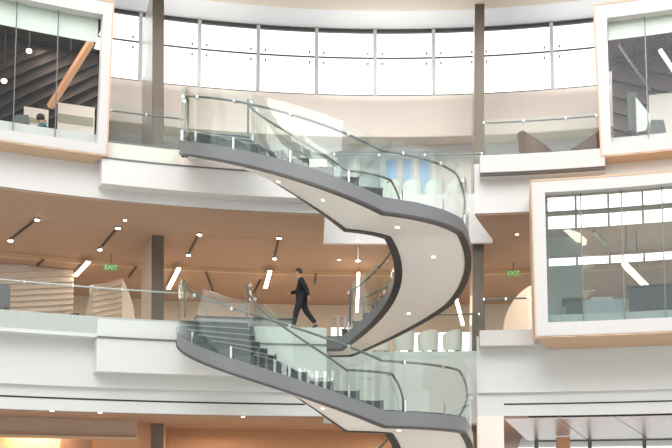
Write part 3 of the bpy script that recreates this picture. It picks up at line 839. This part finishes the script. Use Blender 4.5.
def walking_man(base):
    root = empty('person', base); tag(root, 'man in black walking left on the middle level platform, seen through the stair glass', 'person')
    # faces -X; y = depth (his left side is nearer the camera when +y is away -> left = -y)
    J = dict(pel=(0, 0, .93), sp1=(.0, 0, 1.10), sp2=(-.01, 0, 1.28), neck=(-.06, 0, 1.47), head0=(-.095, 0, 1.56), head1=(-.115, 0, 1.65), head2=(-.11, 0, 1.72),
             shl=(-.01, -.17, 1.40), ell=(.13, -.24, 1.16), wrl=(.20, -.22, .92),
             shr=(-.03, .17, 1.40), elr=(-.12, .22, 1.14), wrr=(-.33, .18, 1.08),
             hipl=(0, -.09, .90), knl=(-.14, -.09, .52), anl=(-.22, -.09, .09), tol=(-.36, -.09, .035),
             hipr=(0, .09, .90), knr=(.13, .09, .52), anr=(.40, .09, .17), tor=(.30, .09, .035))
    names = list(J); P = [Vector(J[n]) + base for n in names]; ix = {n: i for i, n in enumerate(names)}
    E = [('pel', 'sp1'), ('sp1', 'sp2'), ('sp2', 'neck'), ('neck', 'head0'), ('head0', 'head1'), ('head1', 'head2'), ('sp2', 'shl'), ('shl', 'ell'), ('ell', 'wrl'), ('sp2', 'shr'), ('shr', 'elr'), ('elr', 'wrr'),
         ('pel', 'hipl'), ('hipl', 'knl'), ('knl', 'anl'), ('anl', 'tol'), ('pel', 'hipr'), ('hipr', 'knr'), ('knr', 'anr'), ('anr', 'tor')]
    Rr = dict(pel=(.12, .15), sp1=(.11, .14), sp2=(.12, .16), neck=.055, head0=.06, head1=(.088, .075), head2=(.07, .06), shl=.06, ell=.042, wrl=.028, shr=.06, elr=.042, wrr=.028,
              hipl=.088, knl=.058, anl=.04, tol=.03, hipr=.088, knr=.058, anr=.04, tor=.03)
    skin_mesh('body', P, [(ix[a], ix[c]) for a, c in E], [Rr[n] for n in names], SKIN, root)
    # hands with five fingers
    for w, e in (('wrl', 'ell'), ('wrr', 'elr')):
        a = Vector(J[w]) + base; d = (Vector(J[w]) - Vector(J[e])).normalized(); s = Vector((0, 1, 0)); cc = d.cross(s).normalized()
        pts = [a, a + d * .05, a + d * .09]; ed = [(0, 1), (1, 2)]; rd = [.026, (.035, .02), (.036, .018)]
        for f in range(4):
            o_ = s * (-.03 + .02 * f); L = [.06, .075, .07, .055][f]; i0 = len(pts)
            pts += [a + d * .10 + o_, a + d * (.10 + L * .5) + o_ + cc * .01, a + d * (.10 + L) + o_ + cc * .035]; rd += [.009, .0085, .007]; ed += [(2, i0), (i0, i0+1), (i0+1, i0+2)]
        i0 = len(pts); pts += [a + d * .05 + s * -.04, a + d * .09 + s * -.06 + cc * .02]; rd += [.011, .009]; ed += [(1, i0), (i0, i0 + 1)]
        skin_mesh('hand', pts, ed, rd, SKIN, root, sub=1)
    # shirt
    S = ['pel', 'sp1', 'sp2', 'neck', 'shl', 'ell', 'wrl', 'shr', 'elr', 'wrr']; Q = [Vector(J[n]) + base for n in S]; Q[3] = Vector((-.02, 0, 1.44)) + base; Q[0] = Vector((0, 0, .88)) + base
    e2 = [(0, 1), (1, 2), (2, 3), (2, 4), (4, 5), (5, 6), (2, 7), (7, 8), (8, 9)]
    skin_mesh('black_shirt', Q, e2, [(.165, .185), (.155, .175), (.17, .195), .08, .095, .07, .05, .095, .07, .05], BLACKC, root)
    S = ['pel', 'hipl', 'knl', 'anl', 'hipr', 'knr', 'anr']; Q = [Vector(J[n]) + base for n in S]
    skin_mesh('trousers', Q, [(0, 1), (1, 2), (2, 3), (0, 4), (4, 5), (5, 6)], [(.155, .18), .125, .092, .07, .125, .092, .07], NAVYC, root)
    for an, to in (('anl', 'tol'), ('anr', 'tor')):
        a = Vector(J[an]) + base; t = Vector(J[to]) + base
        skin_mesh('shoe', [a + Vector((.05, 0, -.03)), (a + t) / 2 + Vector((.0, 0, -.01)), t], [(0, 1), (1, 2)], [.05, .048, .036], BLACK, root, sub=2)
    # hair, face, glasses
    hc = Vector((-.107, 0, 1.665)) + base
    b = MB(); n1, n2 = 18, 10; rings = []
    for i in range(n2 + 1):
        th = pi * .62 * i / n2; ring = []
        for j in range(n1):
            a = 2 * pi * j / n1; lim = 1.0 if cos(a) > -.3 else (.55 if cos(a) < -.7 else .75)
            tt = th * lim; ring.append(hc + Vector((.108 * sin(tt) * cos(a) + .02, .088 * sin(tt) * sin(a), .115 * cos(tt))))
        rings.append(ring)
    b.loft(rings).build('hair', HAIR, root, True)
    MB().tube([hc + Vector((-.085, 0, .0)), hc + Vector((-.118, 0, -.03)), hc + Vector((-.09, 0, -.04))], [.008, .016, .012], 8).build('nose', SKIN, root, True)
    b = MB()
    for s in (-1, 1): b.ell(hc + Vector((-.082, s * .032, .0)), (.006, .011, .007), 8, 6)
    b.build('eyes', BLACK, root)
    MB().bar(hc + Vector((-.09, -.022, -.068)), hc + Vector((-.09, .022, -.068)), .008, .008).build('mouth', mat('lip', (.4, .16, .13), .5), root)
    for s in (-1, 1): MB().ell(hc + Vector((.01, s * .08, -.01)), (.018, .008, .03), 8, 6).build('ear', SKIN, root, True)
    b = MB()
    for s in (-1, 1): b.bar(hc + Vector((-.095, s * .055, .003)), hc + Vector((.0, s * .082, .003)), .006, .006); b.bar(hc + Vector((-.098, s * .012, .003)), hc + Vector((-.096, s * .056, .003)), .006, .03)
    b.build('glasses', BLACK, root)
    adopt(root); return root


pb = cyl(301.5, 327, 23.62); pb.z = 5.02
wm = walking_man(pb); wm.scale = (1.06, 1.06, 1.04)

# seated person in the upper left room (head and shoulders over the sill)
def seated(base):
    root = empty('person', base); tag(root, 'dark-haired seated person leaning over behind the sill of the upper left bay window', 'person')
    P = [(0, 0, .5), (0, 0, .75), (-.04, 0, .98), (-.07, 0, 1.08), (-.12, -.02, 1.2), (.02, .18, .95), (-.1, .3, .75), (-.25, .1, .72), (.02, -.18, .95), (-.12, -.28, .78), (-.3, -.1, .74), (0, .1, .5), (-.42, .12, .5), (-.42, .12, .08), (0, -.1, .5), (-.42, -.12, .5), (-.42, -.12, .08)]
    P = [Vector(p) + base for p in P]
    E = [(0, 1), (1, 2), (2, 3), (3, 4), (2, 5), (5, 6), (6, 7), (2, 8), (8, 9), (9, 10), (0, 11), (11, 12), (12, 13), (0, 14), (14, 15), (15, 16)]
    skin_mesh('body', P, E, [.15, .14, .14, .055, .1, .07, .045, .035, .07, .045, .035, .09, .065, .05, .09, .065, .05], mat('orange pink skin', (.62, .33, .2), .5), root)
    skin_mesh('teal_top', [P[i] for i in (0, 1, 2, 5, 6, 8, 9)], [(0, 1), (1, 2), (2, 3), (3, 4), (2, 5), (5, 6)], [.17, .16, .165, .09, .06, .09, .06], mat('teal cloth', (.06, .17, .24), .8, noise=.2), root)
    MB().ell(P[4] + Vector((.02, 0, .035)), (.13, .12, .12), 14, 10).build('hair', HAIR, root, True)
    adopt(root); return root


Rs = 24.3
while cyl(44, 120, Rs).z < L3 + 1.16: Rs += .02
pb = cyl(44, 120, Rs); pb.z = L3
seated(pb)
thing('stool', 'low dark stool carrying the seated person in the upper left room', 'stool', GREYUP,
      MB().tube([Vector((pb.x, pb.y, L3)), Vector((pb.x, pb.y, L3 + .03)), Vector((pb.x, pb.y, L3 + .05)), Vector((pb.x, pb.y, pb.z + .27)), Vector((pb.x, pb.y, pb.z + .29)), Vector((pb.x, pb.y, pb.z + .33))], [.25, .25, .05, .05, .22, .22], 16))

# unseen far side of atrium: fins and bands shaped to reflect in the glass
b = MB()
for i in range(17):
    a = 96 + i * 9.9; b.arc(27, 28, G, 9.5, a, a + 5.6, step=3)
for i in range(33):
    a = 98 + i * 5.1; b.arc(27, 27.2, 16.8, 24, a, a + .35, step=3)
for z0, z1 in ((3.6, 4.9), (8.8, 17.45), (18.3, 20.3), (21.6, 21.68), (23.4, 24)): b.arc(26.9, 28.1, z0, z1, 98, 262, step=5)
struct(b.build('wall_front_unseen', mat('grey reflection fins', (.34, .36, .36), .5, noise=.05)))
# ================================================================ LIGHT
W = bpy.data.worlds.new('sky'); SC.world = W; W.use_nodes = True
bg = W.node_tree.nodes['Background']; bg.inputs[0].default_value = (.97, .985, 1.0, 1); bg.inputs[1].default_value = 1.6


def area(name, p, size, e, col, rot=(0, 0, 0), sy=None):
    l = bpy.data.lights.new(name, 'AREA'); l.shape = 'RECTANGLE'; l.size = size; l.size_y = sy or size; l.energy = e; l.color = col
    o = bpy.data.objects.new(name, l); o.location = p; o.rotation_euler = rot; COL.objects.link(o); return o


for a in (-24, -12, 0, 12, 24):           # warm ceiling lamps of the middle and ground levels
    area('ceiling_lamp_middle', pol(29.5, a, C2 - .3), 2.2, 95, (1, .80, .63))
    area('ceiling_lamp_far', pol(35, a, C2 - .4), 2.0, 90, (1, .78, .60))
    area('ceiling_lamp_ground', pol(27.6, a, 2.2), 1.6, 120, (1, .74, .5))
area('room_fill', pol(26.5, 20, 8.3), 3.0, 40, (.95, 1, .98)); area('room_fill', pol(26, -24, 14.4), 2.0, 45, (1, .8, .62)); area('room_fill', pol(26, 24, 14.7), 2.0, 60, (.95, .9, 1))  # fill lights added inside the rooms behind the bays

sl = bpy.data.lights.new('daylight', 'SUN'); sl.energy = 2.0; sl.angle = R_(50); sl.color = (1, .97, .94)
so = bpy.data.objects.new('daylight', sl); so.rotation_euler = (R_(68), 0, R_(-8)); COL.objects.link(so)
for a in (-30, -15, 0, 15, 30):  # unseen fill lights added to lift the cove and bulkhead
    area('cove_fill', pol(29.6, a, 15.0), 4.5, 90, (1, .95, .92), (pi, 0, -R_(a)), .5)
# ================================================================ CAMERA
cam = bpy.data.cameras.new('camera'); co = bpy.data.objects.new('camera', cam); COL.objects.link(co)
co.location = (0, 0, 0); co.rotation_euler = (pi / 2 + PITCH, 0, 0)
cam.sensor_width = 36; cam.sensor_fit = 'HORIZONTAL'; cam.lens = F / 672 * 36; cam.shift_x = 0; cam.shift_y = (CYP - 224) / 672
cam.clip_end = 300; SC.camera = co
SC.view_settings.view_transform = 'Standard'; SC.view_settings.look = 'None'; SC.view_settings.exposure = .3; SC.view_settings.gamma = 1
SC.cycles.transparent_max_bounces = 24; SC.cycles.max_bounces = 8; SC.cycles.diffuse_bounces = 4
